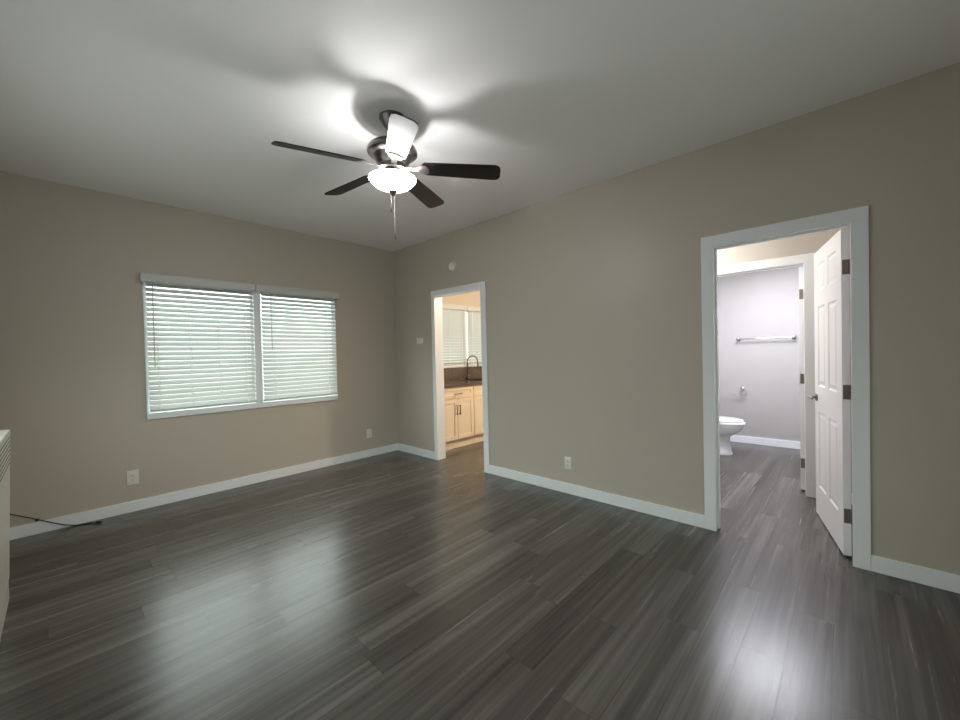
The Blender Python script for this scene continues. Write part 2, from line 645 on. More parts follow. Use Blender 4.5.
# ------------------------------------------------------------------ panel doors
def panel_door_slab(mb, w, z0, z1, th, panels):
    """Local frame: t along +X from hinge, thickness from y=0 (seen face) to y=-th. Sunken moulded panels on both faces."""
    d = 0.007
    ts = sorted({0, w} | {p[0] for p in panels} | {p[1] for p in panels})
    zs = sorted({z0, z1} | {p[2] for p in panels} | {p[3] for p in panels})
    vc = {}

    def V(x, y, z):
        k = (round(x, 5), round(y, 5), round(z, 5))
        if k not in vc:
            vc[k] = mb.bm.verts.new(k)
        return vc[k]

    def quad(pts):
        mb.bm.faces.new([V(*p) for p in pts])

    for y, s in ((0.0, -1), (-th, 1)):
        for a, b in zip(ts, ts[1:]):
            for c, e in zip(zs, zs[1:]):
                pan = any(abs(a - p[0]) < 1e-6 and abs(b - p[1]) < 1e-6 and c >= p[2] - 1e-6 and e <= p[3] + 1e-6 for p in panels)
                if not pan:
                    quad([(a, y, c), (b, y, c), (b, y, e), (a, y, e)])
                else:
                    i1, i2, i3 = 0.010, 0.022, 0.040
                    lv = [(0, 0), (i1, d), (i2, d), (i3, 0.002)]
                    for (m1, d1), (m2, d2) in zip(lv, lv[1:]):
                        y1_, y2_ = y + s * d1, y + s * d2
                        A = [(a + m1, y1_, c + m1), (b - m1, y1_, c + m1), (b - m1, y1_, e - m1), (a + m1, y1_, e - m1)]
                        B = [(a + m2, y2_, c + m2), (b - m2, y2_, c + m2), (b - m2, y2_, e - m2), (a + m2, y2_, e - m2)]
                        for k in range(4):
                            quad([A[k], A[(k + 1) % 4], B[(k + 1) % 4], B[k]])
                    m3, d3 = lv[-1]
                    y3 = y + s * d3
                    quad([(a + m3, y3, c + m3), (b - m3, y3, c + m3), (b - m3, y3, e - m3), (a + m3, y3, e - m3)])
    for a, b in zip(ts, ts[1:]):
        quad([(a, 0, z0), (b, 0, z0), (b, -th, z0), (a, -th, z0)])
        quad([(a, 0, z1), (b, 0, z1), (b, -th, z1), (a, -th, z1)])
    for c, e in zip(zs, zs[1:]):
        quad([(0, 0, c), (0, 0, e), (0, -th, e), (0, -th, c)])
        quad([(w, 0, c), (w, 0, e), (w, -th, e), (w, -th, c)])
    mb._done(list(vc.values()))


def knob(root, M, t, z, th, sides=(1, -1)):
    for s in sides:
        y0 = 0 if s > 0 else -th
        L = MB(M)
        L.lathe([(0.0, 0), (0.031, 0), (0.031, 0.006), (0.026, 0.010), (0.012, 0.013), (0.0105, 0.045)], c=(0, 0, 0), segs=24, axis='Z',
                M=Matrix.Translation((t, y0, z)) @ Matrix.Rotation(-s * math.pi / 2, 4, 'X'))
        L.tube([(t, y0 + s * 0.047, z), (t - 0.02, y0 + s * 0.050, z + 0.001), (t - 0.06, y0 + s * 0.049, z), (t - 0.105, y0 + s * 0.046, z - 0.003)], [0.0125, 0.011, 0.009, 0.0075], segs=12)
        L.build('door_handle', M_nickel, root, smooth=True)


def hinges(root, M, zs, y0, y1, xk, yk, m=None):
    for z in zs:
        h = MB(M).box(-0.0025, 0.0, y0, y1, z - 0.045, z + 0.045, bevel=0.0008)
        for k in (-0.03, 0.0, 0.03):
            h.lathe([(0, 0), (0.0035, 0), (0.003, 0.0012), (0, 0.0012)], segs=10, M=Matrix.Translation((-0.0024, (y0 + y1) / 2 + (0.008 if k == 0 else -0.004), z + k)) @ Matrix.Rotation(-math.pi / 2, 4, 'Y'))
        h.lathe([(0, -0.047), (0.004, -0.047), (0.0055, -0.044), (0.0055, 0.044), (0.004, 0.047), (0, 0.047)], c=(xk, yk, z), segs=14)
        h.build('hinge', m or M_hinge, root, smooth=True)


six = [(0.125, 0.345, 0.245, 0.820), (0.435, 0.655, 0.245, 0.820), (0.125, 0.345, 1.015, 1.615), (0.435, 0.655, 1.015, 1.615), (0.125, 0.345, 1.735, 1.935), (0.435, 0.655, 1.735, 1.935)]
DM = Matrix.Translation((0.100, -4.582, 0)) @ Matrix.Rotation(math.radians(12.37), 4, 'Z')
d1 = struct_root('door_1', 'white six panel door standing open into the hall', 'door', (0.100, -4.6, 0))
mb = MB(DM)
panel_door_slab(mb, 0.765, 0.012, 2.036, 0.038, six)
mb.build('door_panel', M_door, d1)
knob(d1, DM, 0.70, 0.925, 0.038)
hinges(d1, DM, (1.80, 1.03, 0.26), -0.036, -0.004, -0.001, -0.0430)

DM2 = Matrix.Translation((1.385, -4.286, 0)) @ Matrix.Rotation(math.radians(-1.0), 4, 'Z')
d2 = struct_root('door_2', 'white bathroom door swung fully open, seen edge on', 'door', (1.385, -4.3, 0))
mb = MB(DM2)
panel_door_slab(mb, 0.715, 0.014, 2.036, 0.036, [(a * 0.93, b * 0.93, c, e) for a, b, c, e in six])
mb.build('door_panel', M_door, d2)
knob(d2, DM2, 0.655, 0.96, 0.036)
hinges(d2, DM2, (1.79, 1.025, 0.256), -0.034, -0.003, -0.001, -0.0405, M_nickel)


# ------------------------------------------------------------------ windows and blinds
def window(name, label, x0, x1, z0, z1, xm0, xm1, sh=0.055):
    root = struct_root(name, label, 'window', ((x0 + x1) / 2, 0.03, z0))
    y0, y1 = 0.0, WT
    f = MB()
    e = 0.0
    f.box(x0, x0 + 0.012, -0.012, y1, z0 + sh, z1, bevel=0.002)
    f.box(x1 - 0.012, x1, -0.012, y1, z0 + sh, z1, bevel=0.002)
    f.box(x0, x1, -0.002, y1, z1 - 0.02, z1, bevel=0.002)
    f.build('window_frame', M_trim, root)
    MB().box(x0, x1, -0.022, y1, z0, z0 + sh, bevel=0.003).build('window_sill', M_trim, root)
    MB().box(xm0, xm1, -0.018, y1, z0 + sh, z1 - 0.02, bevel=0.003).build('mullion', M_trim, root)
    for a, b in ((x0 + 0.012, xm0), (xm1, x1 - 0.012)):
        s = MB()
        za, zb = z0 + sh, z1 - 0.02
        w = 0.018
        s.box(a, a + w, 0.030, 0.050, za, zb)
        s.box(b - w, b, 0.030, 0.050, za, zb)
        s.box(a + w, b - w, 0.030, 0.050, za, za + w)
        s.box(a + w, b - w, 0.030, 0.050, zb - w, zb)
        so = s.build('sash', M_trim, root)
        MB().box(a + w, b - w, 0.038, 0.042, za + w, zb - w).build('pane', M_glass, so)
    return root


def blind(label, xa, xb, vx0, vx1, zbot, ztop, zval, ladders, wand_x, wand_z, tilt, group, jit=0):
    root = thing('window_blind', label, 'window blind', ((xa + xb) / 2, -0.03, zbot), group)
    rng = random.Random(jit)
    yc = -0.030
    # valance with small returns and a moulded top lip
    v = MB()
    v.box(vx0, vx1, -0.078, -0.066, ztop, zval, bevel=0.003)
    v.box(vx0, vx1, -0.082, -0.066, zval - 0.012, zval, bevel=0.003)
    v.box(vx0, vx0 + 0.012, -0.070, -0.002, ztop, zval, bevel=0.002)
    v.box(vx1 - 0.012, vx1, -0.070, -0.002, ztop, zval, bevel=0.002)
    v.box(vx0 + 0.003, vx1 - 0.003, -0.076, -0.002, zval - 0.006, zval - 0.001)
    v.build('valance', M_blind, root)
    MB().box(xa, xb, yc - 0.026, yc + 0.026, ztop - 0.012, ztop + 0.025, bevel=0.002).build('headrail', M_blind, root)
    zr = zbot + 0.012
    MB().box(xa + 0.002, xb - 0.002, yc - 0.025, yc + 0.025, zr - 0.010, zr + 0.010, bevel=0.004).build('bottom_rail', M_blind, root)
    n = int(round((ztop - 0.012 - (zr + 0.022)) / 0.0452))
    sp = (ztop - 0.02 - (zr + 0.024)) / n
    s = MB()
    for k in range(n + 1):
        z = zr + 0.024 + sp * k
        # curved slat: room edge higher, outer edge lower
        ph = math.radians(tilt + rng.uniform(-1.2, 1.2))
        rings = []
        for x in (xa + rng.uniform(0, 0.002), xb - rng.uniform(0, 0.002)):
            ring = []
            for side in (1, -1):
                for j in range(5):
                    u = (-1 + j * 0.5) * side
                    yy = u * 0.025
                    zz = 0.0022 * (1 - u * u) + side * 0.0013
                    ring.append((x, yc + yy * math.cos(ph) - zz * -math.sin(ph) * -1, z - yy * math.sin(ph) + zz * math.cos(ph)))
            rings.append(ring)
        s.loft(rings)
    s.build('slats', M_blind, root, smooth=True)
    for x in ladders:
        c = MB()
        for y in (yc - 0.0255, yc + 0.0255):
            c.box(x - 0.0016, x + 0.0016, y - 0.0008, y + 0.0008, zr, ztop)
        for k in range(n + 1):
            z = zr + 0.024 + sp * k
            c.box(x - 0.005, x + 0.005, yc - 0.0262, yc - 0.0246, z - 0.019, z - 0.009)
        c.build('ladder_cord', M_cord, root)
    MB().tube([(wand_x, yc - 0.030, ztop + 0.004), (wand_x, yc - 0.034, ztop - 0.03), (wand_x, yc - 0.034, wand_z)], [0.003, 0.0042, 0.0042], segs=8).build('tilt_wand', M_wand, root, smooth=True)
    return root


window('window_1', 'wide double window of the main room behind white blinds', WX0, WX1, WZ0, WZ1, -1.791, -1.724)
blind('wider white slat blind on the left half of the main room window', -2.665, -1.797, -2.702, -1.782, 0.862, 2.028, 2.105, (-2.595, -2.352, -2.114, -1.875), -2.622, 1.267, -47, 'blinds of the main room window', 1)
blind('narrower white slat blind on the half of the main room window nearer the corner', -1.720, -0.890, -1.778, -0.854, 0.862, 2.028, 2.105, (-1.593, -0.997), -1.632, 1.411, -47, 'blinds of the main room window', 2)
window('window_2', 'bright kitchen window above the sink behind white blinds', KX0, KX1, KZ0, KZ1, 1.345, 1.395, 0.025)
blind('kitchen window blind left of the faucet', 0.484, 1.342, 0.44, 1.366, 1.140, 2.028, 2.105, (0.62, 0.98, 1.25), 0.56, 1.5, 52, 'blinds of the kitchen window', 3)
blind('kitchen window blind directly behind the tall faucet', 1.398, 2.236, 1.372, 2.28, 1.140, 2.028, 2.105, (1.5, 1.82, 2.12), 1.46, 1.6, 52, 'blinds of the kitchen window', 4)

w3 = struct_root('added_window_3', 'added white framed window, out of view, letting extra daylight through the side wall above the heater', 'window', (XL - 0.06, -2.1, 1.05))  # unseen window added to brighten ceiling and walls with daylight
f = MB()
f.box(XL - 0.12, XL + 0.015, -3.00, -2.95, 1.05, 2.11, bevel=0.003)
f.box(XL - 0.12, XL + 0.015, -1.25, -1.20, 1.05, 2.11, bevel=0.003)
f.box(XL - 0.12, XL + 0.015, -2.95, -1.25, 1.05, 1.10, bevel=0.003)
f.box(XL - 0.12, XL + 0.015, -2.95, -1.25, 2.06, 2.11, bevel=0.003)
f.box(XL - 0.10, XL - 0.03, -2.125, -2.075, 1.10, 2.06, bevel=0.003)
f.build('window_frame', M_trim, w3)
for a, b in ((-2.95, -2.125), (-2.075, -1.25)):
    MB().box(XL - 0.070, XL - 0.066, a, b, 1.10, 2.06).build('pane', M_glass, w3)

w4 = struct_root('added_window_4', 'added white framed window, out of view, letting extra daylight through the near end wall', 'window', (-2.3, YF - 0.06, 0.8))  # second added window, out of view, for more daylight in the room
f = MB()
f.box(-3.03, -2.98, YF - 0.12, YF + 0.015, 0.80, 2.10, bevel=0.003)
f.box(-1.62, -1.57, YF - 0.12, YF + 0.015, 0.80, 2.10, bevel=0.003)
f.box(-2.98, -1.62, YF - 0.12, YF + 0.015, 0.80, 0.85, bevel=0.003)
f.box(-2.98, -1.62, YF - 0.12, YF + 0.015, 2.05, 2.10, bevel=0.003)
f.box(-2.325, -2.275, YF - 0.10, YF - 0.03, 0.85, 2.05, bevel=0.003)
f.build('window_frame', M_trim, w4)
for a, b in ((-2.98, -2.325), (-2.275, -1.62)):
    MB().box(a, b, YF - 0.070, YF - 0.066, 0.85, 2.05).build('pane', M_glass, w4)

# ------------------------------------------------------------------ ceiling fan
hub = Vector((-1.7826, -2.5781, 2.4381))
nrm = Vector((-0.0201, -0.0567, 1.0)).normalized()
tx = Vector((1, 0, 0.0201)).normalized()
ty = nrm.cross(tx).normalized()
FR = Matrix((tx, ty, nrm)).transposed().to_4x4()
top = hub + nrm * ((H - hub.z) / nrm.z)
fan = thing('ceiling_fan', 'dark five blade ceiling fan with a lit white glass bowl', 'ceiling fan', top, None, FR)
FM = Matrix.Translation(hub) @ FR
zt = (H - hub.z) / nrm.z
MB().lathe([(0.0, 0.0), (0.078, 0.0), (0.078, -0.012), (0.070, -0.022), (0.050, -0.058), (0.030, -0.082), (0.016, -0.086), (0, -0.086)], c=(top.x, top.y, H - 0.0005), segs=40).build('canopy', M_gun, fan, smooth=True)
MB(FM).lathe([(0, zt - 0.07), (0.013, zt - 0.07), (0.013, 0.17), (0, 0.17)], segs=20).build('downrod', M_gun, fan, smooth=True)
MB(FM).lathe([(0, 0.215), (0.026, 0.215), (0.034, 0.205), (0.036, 0.19), (0.060, 0.183), (0.110, 0.170), (0.140, 0.150), (0.150, 0.128), (0.150, 0.112), (0.142, 0.104), (0.118, 0.094), (0.098, 0.060), (0.085, 0.044), (0.085, 0.018), (0.070, 0.012), (0.0, 0.012)], segs=48).build('motor_housing', M_gun, fan, smooth=True)
MB(FM).lathe([(0, 0.011), (0.058, 0.011), (0.062, 0.0), (0.060, -0.020), (0.066, -0.030), (0.062, -0.034), (0, -0.034)], segs=40).build('light_fitter', M_gun, fan, smooth=True)
bowl = [(0.138, -0.030), (0.142, -0.034), (0.139, -0.045), (0.127, -0.061), (0.105, -0.079), (0.075, -0.093), (0.041, -0.102), (0.0, -0.105), (0.0, -0.101), (0.040, -0.098), (0.073, -0.089), (0.101, -0.075), (0.122, -0.058), (0.134, -0.043), (0.138, -0.030)]
gb = MB(FM).lathe(bowl, segs=48).build('glass_bowl', M_out, fan, smooth=True)
gb['label'] = 'glowing white glass bowl'
gb.data.materials.append(mat('frosted_bowl_inside', (0.6, 0.6, 0.58, 1), rough=0.5))
for p in gb.data.polygons:
    if p.index >= 7 * 48:          # inner wall of the open bowl
        p.material_index = 1
MB(FM).lathe([(0, -0.101), (0.026, -0.103), (0.028, -0.110), (0.016, -0.122), (0.011, -0.132), (0.0, -0.138)], segs=20).build('finial', M_gun, fan, smooth=True)
for k in range(5):
    ang = 2.9398 + 2 * math.pi * k / 5
    KM = FM @ Matrix.Rotation(ang, 4, 'Z') @ Matrix.Translation((0, 0, 0.034)) @ Matrix.Rotation(math.radians(2.9), 4, 'Y')
    ir = MB(KM)
    ir.prism([(0.072, -0.020), (0.072, 0.020), (0.115, 0.014), (0.150, 0.017), (0.172, 0.036), (0.205, 0.042), (0.220, 0.028), (0.226, 0.0), (0.220, -0.028), (0.205, -0.042), (0.172, -0.036), (0.150, -0.017), (0.115, -0.014)], -0.008, -0.0035,
             M=Matrix.Rotation(math.radians(-14), 4, 'X'))
    ir.box(0.060, 0.085, -0.018, 0.018, -0.012, 0.008, bevel=0.002)
    ir.build('blade_iron', M_nickel, fan, smooth=True)
    w0, w1 = 0.056, 0.068
    out = [(0.185, -w0 + 0.015), (0.185, w0 - 0.015), (0.20, w0)]
    out += [(0.25, w0 + 0.002), (0.45, w1 - 0.004), (0.60, w1)]
    cr = 0.040
    for j in range(1, 8):
        a = math.pi / 2 * (1 - j / 7)
        out.append((0.66 - cr + cr * math.cos(a), w1 - cr + cr * math.sin(a)))
    for j in range(0, 7):
        a = -math.pi / 2 * (j / 7)
        out.append((0.66 - cr + cr * math.cos(a), -w1 + cr + cr * math.sin(a)))
    out += [(0.60, -w1), (0.45, -w1 + 0.004), (0.25, -w0 - 0.002), (0.20, -w0)]
    bl = MB(KM)
    bl.prism(out, -0.0030, 0.0030, M=Matrix.Rotation(math.radians(-14), 4, 'X'))
    bl.build('blade', M_blade, fan)
# pull chains
for dx, L1 in ((0.006, 0.235), (-0.008, 0.07)):
    p0 = FM @ Vector((dx, -dx, -0.134))
    ch = MB()
    n = int(L1 / 0.0060)
    for j in range(n):
        ch.lathe([(0, -0.0017), (0.0017, 0), (0, 0.0017)], c=(p0.x, p0.y, p0.z - 0.0060 * j), segs=6)
    ch.tube([(p0.x, p0.y, p0.z + 0.006), (p0.x, p0.y, p0.z - L1)], 0.0006, segs=5)
    co = ch.build('pull_chain', M_nickel, fan)
    MB().lathe([(0, 0.004), (0.0025, 0.002), (0.0035, -0.010), (0.0045, -0.026), (0.003, -0.032), (0, -0.034)], c=(p0.x, p0.y, p0.z - L1), segs=14).build('pull_knob', M_gun, co, smooth=True)

for sgn in (-1, 1):
    lamp('fan_bulb', FM @ Vector((sgn * 0.088 * 0.68, -sgn * 0.088 * 0.73, -0.052)), FAN_BULB, FAN_COLOR, 0.014)


# ------------------------------------------------------------------ small wall fixtures
def wall_M(loc, face):
    """Local x = across, y = up, z = out of the wall."""
    if face == 'back':
        R = Matrix(((1, 0, 0), (0, 0, -1), (0, 1, 0))).to_4x4()
    else:   # right wall and bath wall: out = -x, across = -y... kept right handed
        R = Matrix(((0, 0, -1), (-1, 0, 0), (0, 1, 0))).to_4x4()
    return Matrix.Translation(loc) @ R


def outlet(label, loc, face, w=0.072, h=0.116):
    M = wall_M(loc, face)
    root = thing('wall_outlet', label, 'outlet', loc, 'white wall outlets')
    MB(M).box(-w / 2, w / 2, -h / 2, h / 2, 0, 0.006, bevel=0.003).build('cover_plate', M_plastic, root, smooth=True)
    for s in (0.0195, -0.0195):
        r = MB(M).lathe([(0, 0.005), (0.017, 0.005), (0.017, 0.0075), (0.015, 0.0085), (0, 0.0085)], c=(0, 0, 0), segs=24, M=Matrix.Translation((0, s, 0)), sx=1.0, sy=0.82)
        ro = r.build('receptacle', M_plastic, root, smooth=True)
        q = MB(M)
        q.box(-0.0075, -0.0050, s - 0.001, s + 0.008, 0.0083, 0.0088)
        q.box(0.0050, 0.0075, s + 0.000, s + 0.007, 0.0083, 0.0088)
        q.lathe([(0, 0.0083), (0.0026, 0.0083), (0.0026, 0.0088), (0, 0.0088)], segs=10, M=Matrix.Translation((0, s - 0.007, 0)))
        q.build('slot', M_slot, ro)
    MB(M).lathe([(0, 0.005), (0.0032, 0.005), (0.003, 0.0068), (0, 0.007)], segs=12).build('screw', M_plastic, root)
    return root


outlet('white outlet low on the window wall near the black cable', (-2.795, 0, 0.300), 'back', 0.080, 0.126)
outlet('white outlet low on the window wall close to the room corner', (-0.452, 0, 0.306), 'back')
outlet('white outlet low on the wall between the two doorways', (0, -2.700, 0.283), 'right')

M = wall_M((0, -1.204, 2.355), 'right')
sd = thing('smoke_detector', 'round white smoke detector high on the wall above the kitchen doorway', 'smoke detector', (0, -1.204, 2.355))
MB(M).lathe([(0, 0), (0.062, 0), (0.064, 0.006), (0.063, 0.016), (0.057, 0.024), (0.047, 0.029), (0.030, 0.032), (0, 0.033)], segs=40).build('detector_body', M_plastic, sd, smooth=True)
g = MB(M)
for k in range(20):
    a = 2 * math.pi * k / 20
    g.box(0.050, 0.060, -0.0025, 0.0025, 0.0195, 0.0265, M=Matrix.Rotation(a, 4, 'Z') @ Matrix.Translation((0, 0, 0.0005)))
g.build('vent_slot', M_slot, sd)
MB(M).lathe([(0, 0.032), (0.010, 0.032), (0.010, 0.0345), (0.008, 0.0355), (0, 0.0355)], segs=20, M=Matrix.Translation((0.018, 0.0, -0.0006))).build('test_button', M_plastic, sd, smooth=True)

M = wall_M((0, -0.563, 1.502), 'right')
th = thing('thermostat', 'small white thermostat on the wall left of the kitchen doorway', 'thermostat', (0, -0.563, 1.502))
MB(M).box(-0.055, 0.055, -0.040, 0.040, 0, 0.026, bevel=0.005).build('thermostat_body', M_plastic, th, smooth=True)
MB(M).box(-0.034, 0.016, -0.010, 0.022, 0.0255, 0.0268, bevel=0.0005).build('display', M_plastic, th)
for s in (0.012, -0.012):
    MB(M).box(0.027, 0.043, s + 0.002, s + 0.012, 0.0255, 0.028, bevel=0.001).build('button', M_plastic, th)

# ------------------------------------------------------------------ wall heater and cable on the left
ht = thing('wall_heater', 'beige enamel wall heater with louver slits at the left edge', 'heater', (-3.555, -1.6, 0))
hx0, hx1, hy0, hy1 = XL + BT + 0.001, -3.418, -2.05, -1.15
SH = Matrix(((1, 0, 0.030, -0.020), (0, 1, 0, 0), (0, 0, 1, 0), (0, 0, 0, 1)))
MB(SH).box(hx0 + 0.018, hx1, hy0, hy1, 0.115, 0.954, bevel=0.008).build('heater_body', M_heat, ht, smooth=True)
MB().box(hx0, hx1 - 0.020, hy0 + 0.005, hy1 - 0.002, 0.0, 0.116, bevel=0.004).build('heater_base', M_heatd, ht, smooth=True)
for k in range(7):
    z = 0.915 - k * 0.024
    MB(SH).box(hx1 - 0.004, hx1 + 0.0006, hy0 + 0.04, hy1 - 0.03, z - 0.003, z + 0.003).build('louver_slit', M_slot, ht)


def smoothpath(pts, n=8):
    pts = [Vector(p) for p in pts]
    out = []
    for i in range(len(pts) - 1):
        p0, p1, p2, p3 = pts[max(i - 1, 0)], pts[i], pts[i + 1], pts[min(i + 2, len(pts) - 1)]
        for j in range(n):
            t = j / n
            out.append(0.5 * ((2 * p1) + (-p0 + p2) * t + (2 * p0 - 5 * p1 + 4 * p2 - p3) * t * t + (-p0 + 3 * p1 - 3 * p2 + p3) * t ** 3))
    out.append(pts[-1])
    return out


cb = thing('coaxial_cable', 'black coaxial cable with a metal plug lying along the baseboard', 'cable', (-3.06, -0.08, 0))
MB().tube(smoothpath([(-3.655, -0.022, 0.30), (-3.56, -0.021, 0.243), (-3.49, -0.021, 0.197), (-3.40, -0.022, 0.142), (-3.32, -0.022, 0.090), (-3.23, -0.021, 0.034), (-3.16, -0.030, 0.006), (-3.10, -0.052, 0.0045), (-3.062, -0.075, 0.0045)]), 0.0042, segs=10).build('cable_jacket', M_rubber, cb, smooth=True)
cdir = Vector((0.75, -0.66, 0)).normalized()
CM = Matrix.Translation((-3.064, -0.0735, 0.0088)) @ Matrix.Rotation(math.atan2(cdir.y, cdir.x), 4, 'Z') @ Matrix.Rotation(math.pi / 2, 4, 'Y')
MB(CM).lathe([(0, 0), (0.0055, 0), (0.0055, 0.016), (0.0080, 0.017), (0.0080, 0.030), (0.0060, 0.031), (0.0060, 0.036), (0, 0.036)], segs=6).build('plug', M_chrome, cb)
MB(CM).lathe([(0, 0.035), (0.0075, 0.035), (0.0075, 0.072), (0.005, 0.075), (0, 0.075)], segs=16).build('plug_sleeve', M_rubber, cb, smooth=True)
MB().box(-3.372, -3.350, -0.028, -0.0142, 0.103, 0.121, bevel=0.002).build('cable_clip', M_rubber, cb)


# ------------------------------------------------------------------ kitchen
def shaker(mb, x0, x1, z0, z1, y, rail=0.055, th=0.019):
    """Shaker front facing -y with its face at y."""
    mb.box(x0, x1, y + 0.011, y + th, z0, z1)
    r = min(rail, (z1 - z0) * 0.32)
    mb.box(x0, x0 + rail, y, y + 0.012, z0, z1, bevel=0.0015)
    mb.box(x1 - rail, x1, y, y + 0.012, z0, z1, bevel=0.0015)
    mb.box(x0 + rail - 0.001, x1 - rail + 0.001, y, y + 0.012, z0, z0 + r, bevel=0.0015)
    mb.box(x0 + rail - 0.001, x1 - rail + 0.001, y, y + 0.012, z1 - r, z1, bevel=0.0015)
    return mb


def bar_pull(parent, a, b, y):
    a, b = Vector(a), Vector(b)
    d = (b - a).normalized()
    h = MB()
    off = Vector((0, -0.028, 0))
    h.tube([a + off - d * 0.012, b + off + d * 0.012], 0.0055, segs=10)
    h.tube([a, a + off], 0.0045, segs=8)
    h.tube([b, b + off], 0.0045, segs=8)
    h.build('handle', M_pull, parent, smooth=True)


def base_cabinet(label, x0, x1, false_front=False):
    root = thing('base_cabinet', label, 'kitchen cabinet', ((x0 + x1) / 2, -0.3, 0), 'kitchen base cabinets')
    yf = -0.610
    k = MB()
    k.box(x0, x0 + 0.018, yf + 0.0195, -0.003, 0.116, 0.869)
    k.box(x1 - 0.018, x1, yf + 0.0195, -0.003, 0.116, 0.869)
    k.box(x0 + 0.018, x1 - 0.018, yf + 0.0195, -0.003, 0.116, 0.134)
    k.box(x0 + 0.018, x1 - 0.018, -0.012, -0.003, 0.134, 0.869)
    k.box(x0 + 0.018, x1 - 0.018, yf + 0.0195, yf + 0.036, 0.834, 0.869)
    k.box(x0 + 0.018, x1 - 0.018, yf + 0.0195, yf + 0.036, 0.690, 0.705)
    k.build('carcass', M_cab, root)
    MB().box(x0, x1, yf + 0.045, -0.05, 0.0, 0.117).build('toe_kick', M_cab, root)
    d = shaker(MB(), x0 + 0.005, x1 - 0.005, 0.704, 0.858, yf, rail=0.05).build('drawer', M_cabh, root)
    xm = (x0 + x1) / 2
    bar_pull(d, (xm - 0.060, yf, 0.768), (xm + 0.060, yf, 0.768), yf)
    a = shaker(MB(), x0 + 0.005, xm - 0.003, 0.128, 0.692, yf).build('door', M_cab, root)
    bar_pull(a, (xm - 0.030, yf, 0.485), (xm - 0.030, yf, 0.60), yf)
    b = shaker(MB(), xm + 0.003, x1 - 0.005, 0.128, 0.692, yf).build('door', M_cab, root)
    bar_pull(b, (xm + 0.030, yf, 0.485), (xm + 0.030, yf, 0.60), yf)
    return root


base_cabinet('pale wood base cabinet with both doors and the drawer pull in view', 0.255, 0.913)
base_cabinet('pale wood sink base cabinet half hidden by the kitchen doorway casing', 0.917, 1.677)
SX0, SX1, SY0, SY1 = 1.02, 1.62, -0.53, -0.15
ct = thing('kitchen_countertop', 'dark brown stone countertop with backsplash under the kitchen window', 'countertop', (1.6, -0.3, 0.87))
c = MB()
c.box(0.125, SX0, -0.640, -0.002, 0.870, 0.908)
c.box(SX1, 3.24, -0.640, -0.002, 0.870, 0.908)
c.box(SX0, SX1, -0.640, SY0, 0.870, 0.908)
c.box(SX0, SX1, SY1, -0.002, 0.870, 0.908)
c.build('worktop', M_stone, ct)
MB().box(0.125, 3.24, -0.022, -0.002, 0.908, 1.105, bevel=0.002).build('backsplash', M_stone, ct)
sk = thing('kitchen_sink', 'stainless sink set into the dark stone countertop', 'sink', (1.32, -0.34, 0.70))
s = MB()
s.box(SX0 - 0.012, SX0 + 0.012, SY0 - 0.012, SY1 + 0.012, 0.9085, 0.9125)
s.box(SX1 - 0.012, SX1 + 0.012, SY0 - 0.012, SY1 + 0.012, 0.9085, 0.9125)
s.box(SX0 + 0.012, SX1 - 0.012, SY0 - 0.012, SY0 + 0.012, 0.9085, 0.9125)
s.box(SX0 + 0.012, SX1 - 0.012, SY1 - 0.012, SY1 + 0.012, 0.9085, 0.9125)
s.build('rim', M_steel, sk)
s = MB()
s.box(SX0 + 0.003, SX0 + 0.006, SY0 + 0.003, SY1 - 0.003, 0.72, 0.910)
s.box(SX1 - 0.006, SX1 - 0.003, SY0 + 0.003, SY1 - 0.003, 0.72, 0.910)
s.box(SX0 + 0.003, SX1 - 0.003, SY0 + 0.003, SY0 + 0.006, 0.72, 0.910)
s.box(SX0 + 0.003, SX1 - 0.003, SY1 - 0.006, SY1 - 0.003, 0.72, 0.910)
s.box(SX0 + 0.003, SX1 - 0.003, SY0 + 0.003, SY1 - 0.003, 0.715, 0.72)
s.build('basin', M_steel, sk)
fx, fy = 1.325, -0.085
fa = thing('kitchen_faucet', 'tall gooseneck kitchen faucet standing behind the sink', 'faucet', (fx, fy, 0.908))
MB().lathe([(0, 0), (0.028, 0), (0.028, 0.006), (0.021, 0.012), (0.018, 0.07), (0.014, 0.085), (0, 0.085)], c=(fx, fy, 0.9082), segs=24).build('base', M_gun, fa, smooth=True)
arc = [(fx, fy, 0.985), (fx, fy, 1.20)]
R = 0.085
for j in range(1, 13):
    a = math.pi * j / 12
    arc.append((fx + (R - R * math.cos(a)) * 0.5, fy - (R - R * math.cos(a)) * 0.87, 1.20 + R * math.sin(a)))
arc.append((arc[-1][0] + 0.002, arc[-1][1] - 0.003, 1.13))
MB().tube(arc, 0.0105, segs=14).build('gooseneck', M_gun, fa, smooth=True)
e = arc[-1]
MB().lathe([(0, 0.03), (0.013, 0.03), (0.015, 0.0), (0.015, -0.05), (0.012, -0.06), (0, -0.06)], c=e, segs=18).build('spray_head', M_gun, fa, smooth=True)
MB().tube([(fx + 0.015, fy, 0.955), (fx + 0.04, fy - 0.005, 0.965), (fx + 0.085, fy - 0.01, 1.0)], [0.009, 0.007, 0.005], segs=10).build('lever', M_gun, fa, smooth=True)

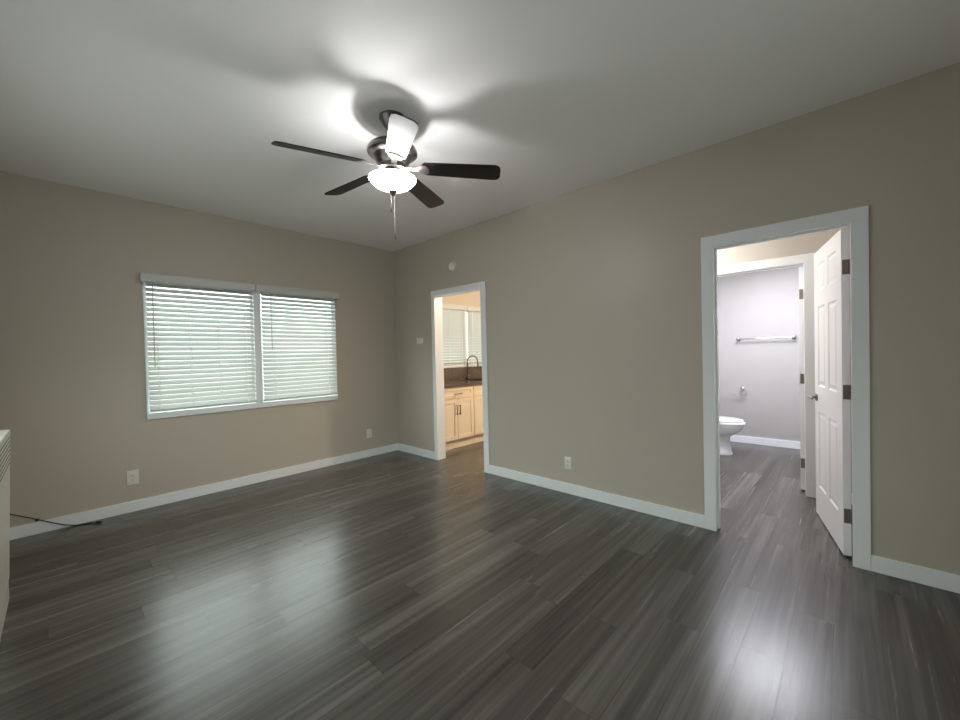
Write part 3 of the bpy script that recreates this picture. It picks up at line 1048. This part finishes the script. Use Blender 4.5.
# ------------------------------------------------------------------ bathroom
ty0, ty1, tz = -3.500, -4.103, 1.438
tb = thing('towel_bar', 'chrome towel bar on the bathroom wall', 'towel bar', (XR2, (ty0 + ty1) / 2, tz))
MB().tube([(XR2 - 0.062, ty0, tz), (XR2 - 0.062, ty1, tz)], 0.0085, segs=14).build('bar', M_chrome, tb, smooth=True)
for y in (ty0, ty1):
    MB().lathe([(0, 0), (0.027, 0), (0.028, 0.005), (0.020, 0.012), (0.012, 0.018), (0.011, 0.042), (0.018, 0.050), (0.020, 0.062), (0.016, 0.074), (0.006, 0.079), (0, 0.079)], c=(0, 0, 0), segs=24, M=Matrix.Translation((XR2, y, tz)) @ Matrix.Rotation(-math.pi / 2, 4, 'Y')).build('bracket', M_chrome, tb, smooth=True)
ph = thing('toilet_paper_holder', 'chrome toilet paper holder without roll on the bathroom wall', 'paper holder', (XR2, -3.532, 0.745))
MB().lathe([(0, 0), (0.027, 0), (0.028, 0.005), (0.018, 0.012), (0.012, 0.018), (0.011, 0.045), (0.018, 0.052), (0.020, 0.062), (0.014, 0.074), (0, 0.078)], segs=24, M=Matrix.Translation((XR2, -3.532, 0.745)) @ Matrix.Rotation(-math.pi / 2, 4, 'Y')).build('post', M_chrome, ph, smooth=True)
MB().tube(smoothpath([(XR2 - 0.062, -3.545, 0.742), (XR2 - 0.062, -3.585, 0.728), (XR2 - 0.062, -3.592, 0.690), (XR2 - 0.062, -3.565, 0.668), (XR2 - 0.062, -3.50, 0.667), (XR2 - 0.062, -3.43, 0.667)]), 0.0055, segs=10).build('arm', M_chrome, ph, smooth=True)

# toilet, bowl pointing to -y
tc = thing('toilet', 'white toilet seen from the side through the bathroom doorway', 'toilet', (2.45, -3.3, 0))
cx = 2.45


def oval(cy, hw, front, back, z, n=36):
    """Egg shaped ring: front (towards -y) and back half lengths."""
    r = []
    for k in range(n):
        a = 2 * math.pi * k / n
        sy = math.sin(a)
        L = back if sy > 0 else front
        r.append((cx + hw * math.cos(a), cy + L * sy, z))
    return r


MB().loft([oval(-3.38, 0.120, 0.178, 0.26, 0.0), oval(-3.38, 0.122, 0.180, 0.26, 0.012), oval(-3.38, 0.114, 0.170, 0.25, 0.04), oval(-3.375, 0.104, 0.160, 0.24, 0.12), oval(-3.375, 0.104, 0.156, 0.24, 0.205), oval(-3.38, 0.112, 0.164, 0.25, 0.228), oval(-3.385, 0.140, 0.205, 0.27, 0.256), oval(-3.395, 0.166, 0.250, 0.28, 0.296), oval(-3.40, 0.180, 0.280, 0.29, 0.346), oval(-3.40, 0.184, 0.288, 0.29, 0.374), oval(-3.40, 0.176, 0.280, 0.28, 0.384)]).build('bowl', M_porc, tc, smooth=True)
MB().loft([oval(-3.40, 0.186, 0.292, 0.26, 0.385), oval(-3.40, 0.190, 0.298, 0.265, 0.392), oval(-3.40, 0.188, 0.294, 0.265, 0.408), oval(-3.40, 0.180, 0.284, 0.26, 0.412)]).build('seat', M_porc, tc, smooth=True)
MB().loft([oval(-3.40, 0.182, 0.272, 0.265, 0.4165), oval(-3.40, 0.186, 0.280, 0.27, 0.424), oval(-3.40, 0.182, 0.276, 0.27, 0.436), oval(-3.40, 0.160, 0.245, 0.25, 0.443)]).build('lid', M_porc, tc, smooth=True)
MB().box(cx - 0.21, cx + 0.21, -3.150, -2.962, 0.384, 0.745, bevel=0.02).build('tank', M_porc, tc, smooth=True)
MB().box(cx - 0.22, cx + 0.22, -3.162, -2.955, 0.746, 0.782, bevel=0.01).build('tank_lid', M_porc, tc, smooth=True)
MB().tube([(cx - 0.15, -3.151, 0.68), (cx - 0.15, -3.168, 0.68), (cx - 0.10, -3.172, 0.675), (cx - 0.07, -3.172, 0.67)], 0.006, segs=8).build('flush_lever', M_chrome, tc, smooth=True)
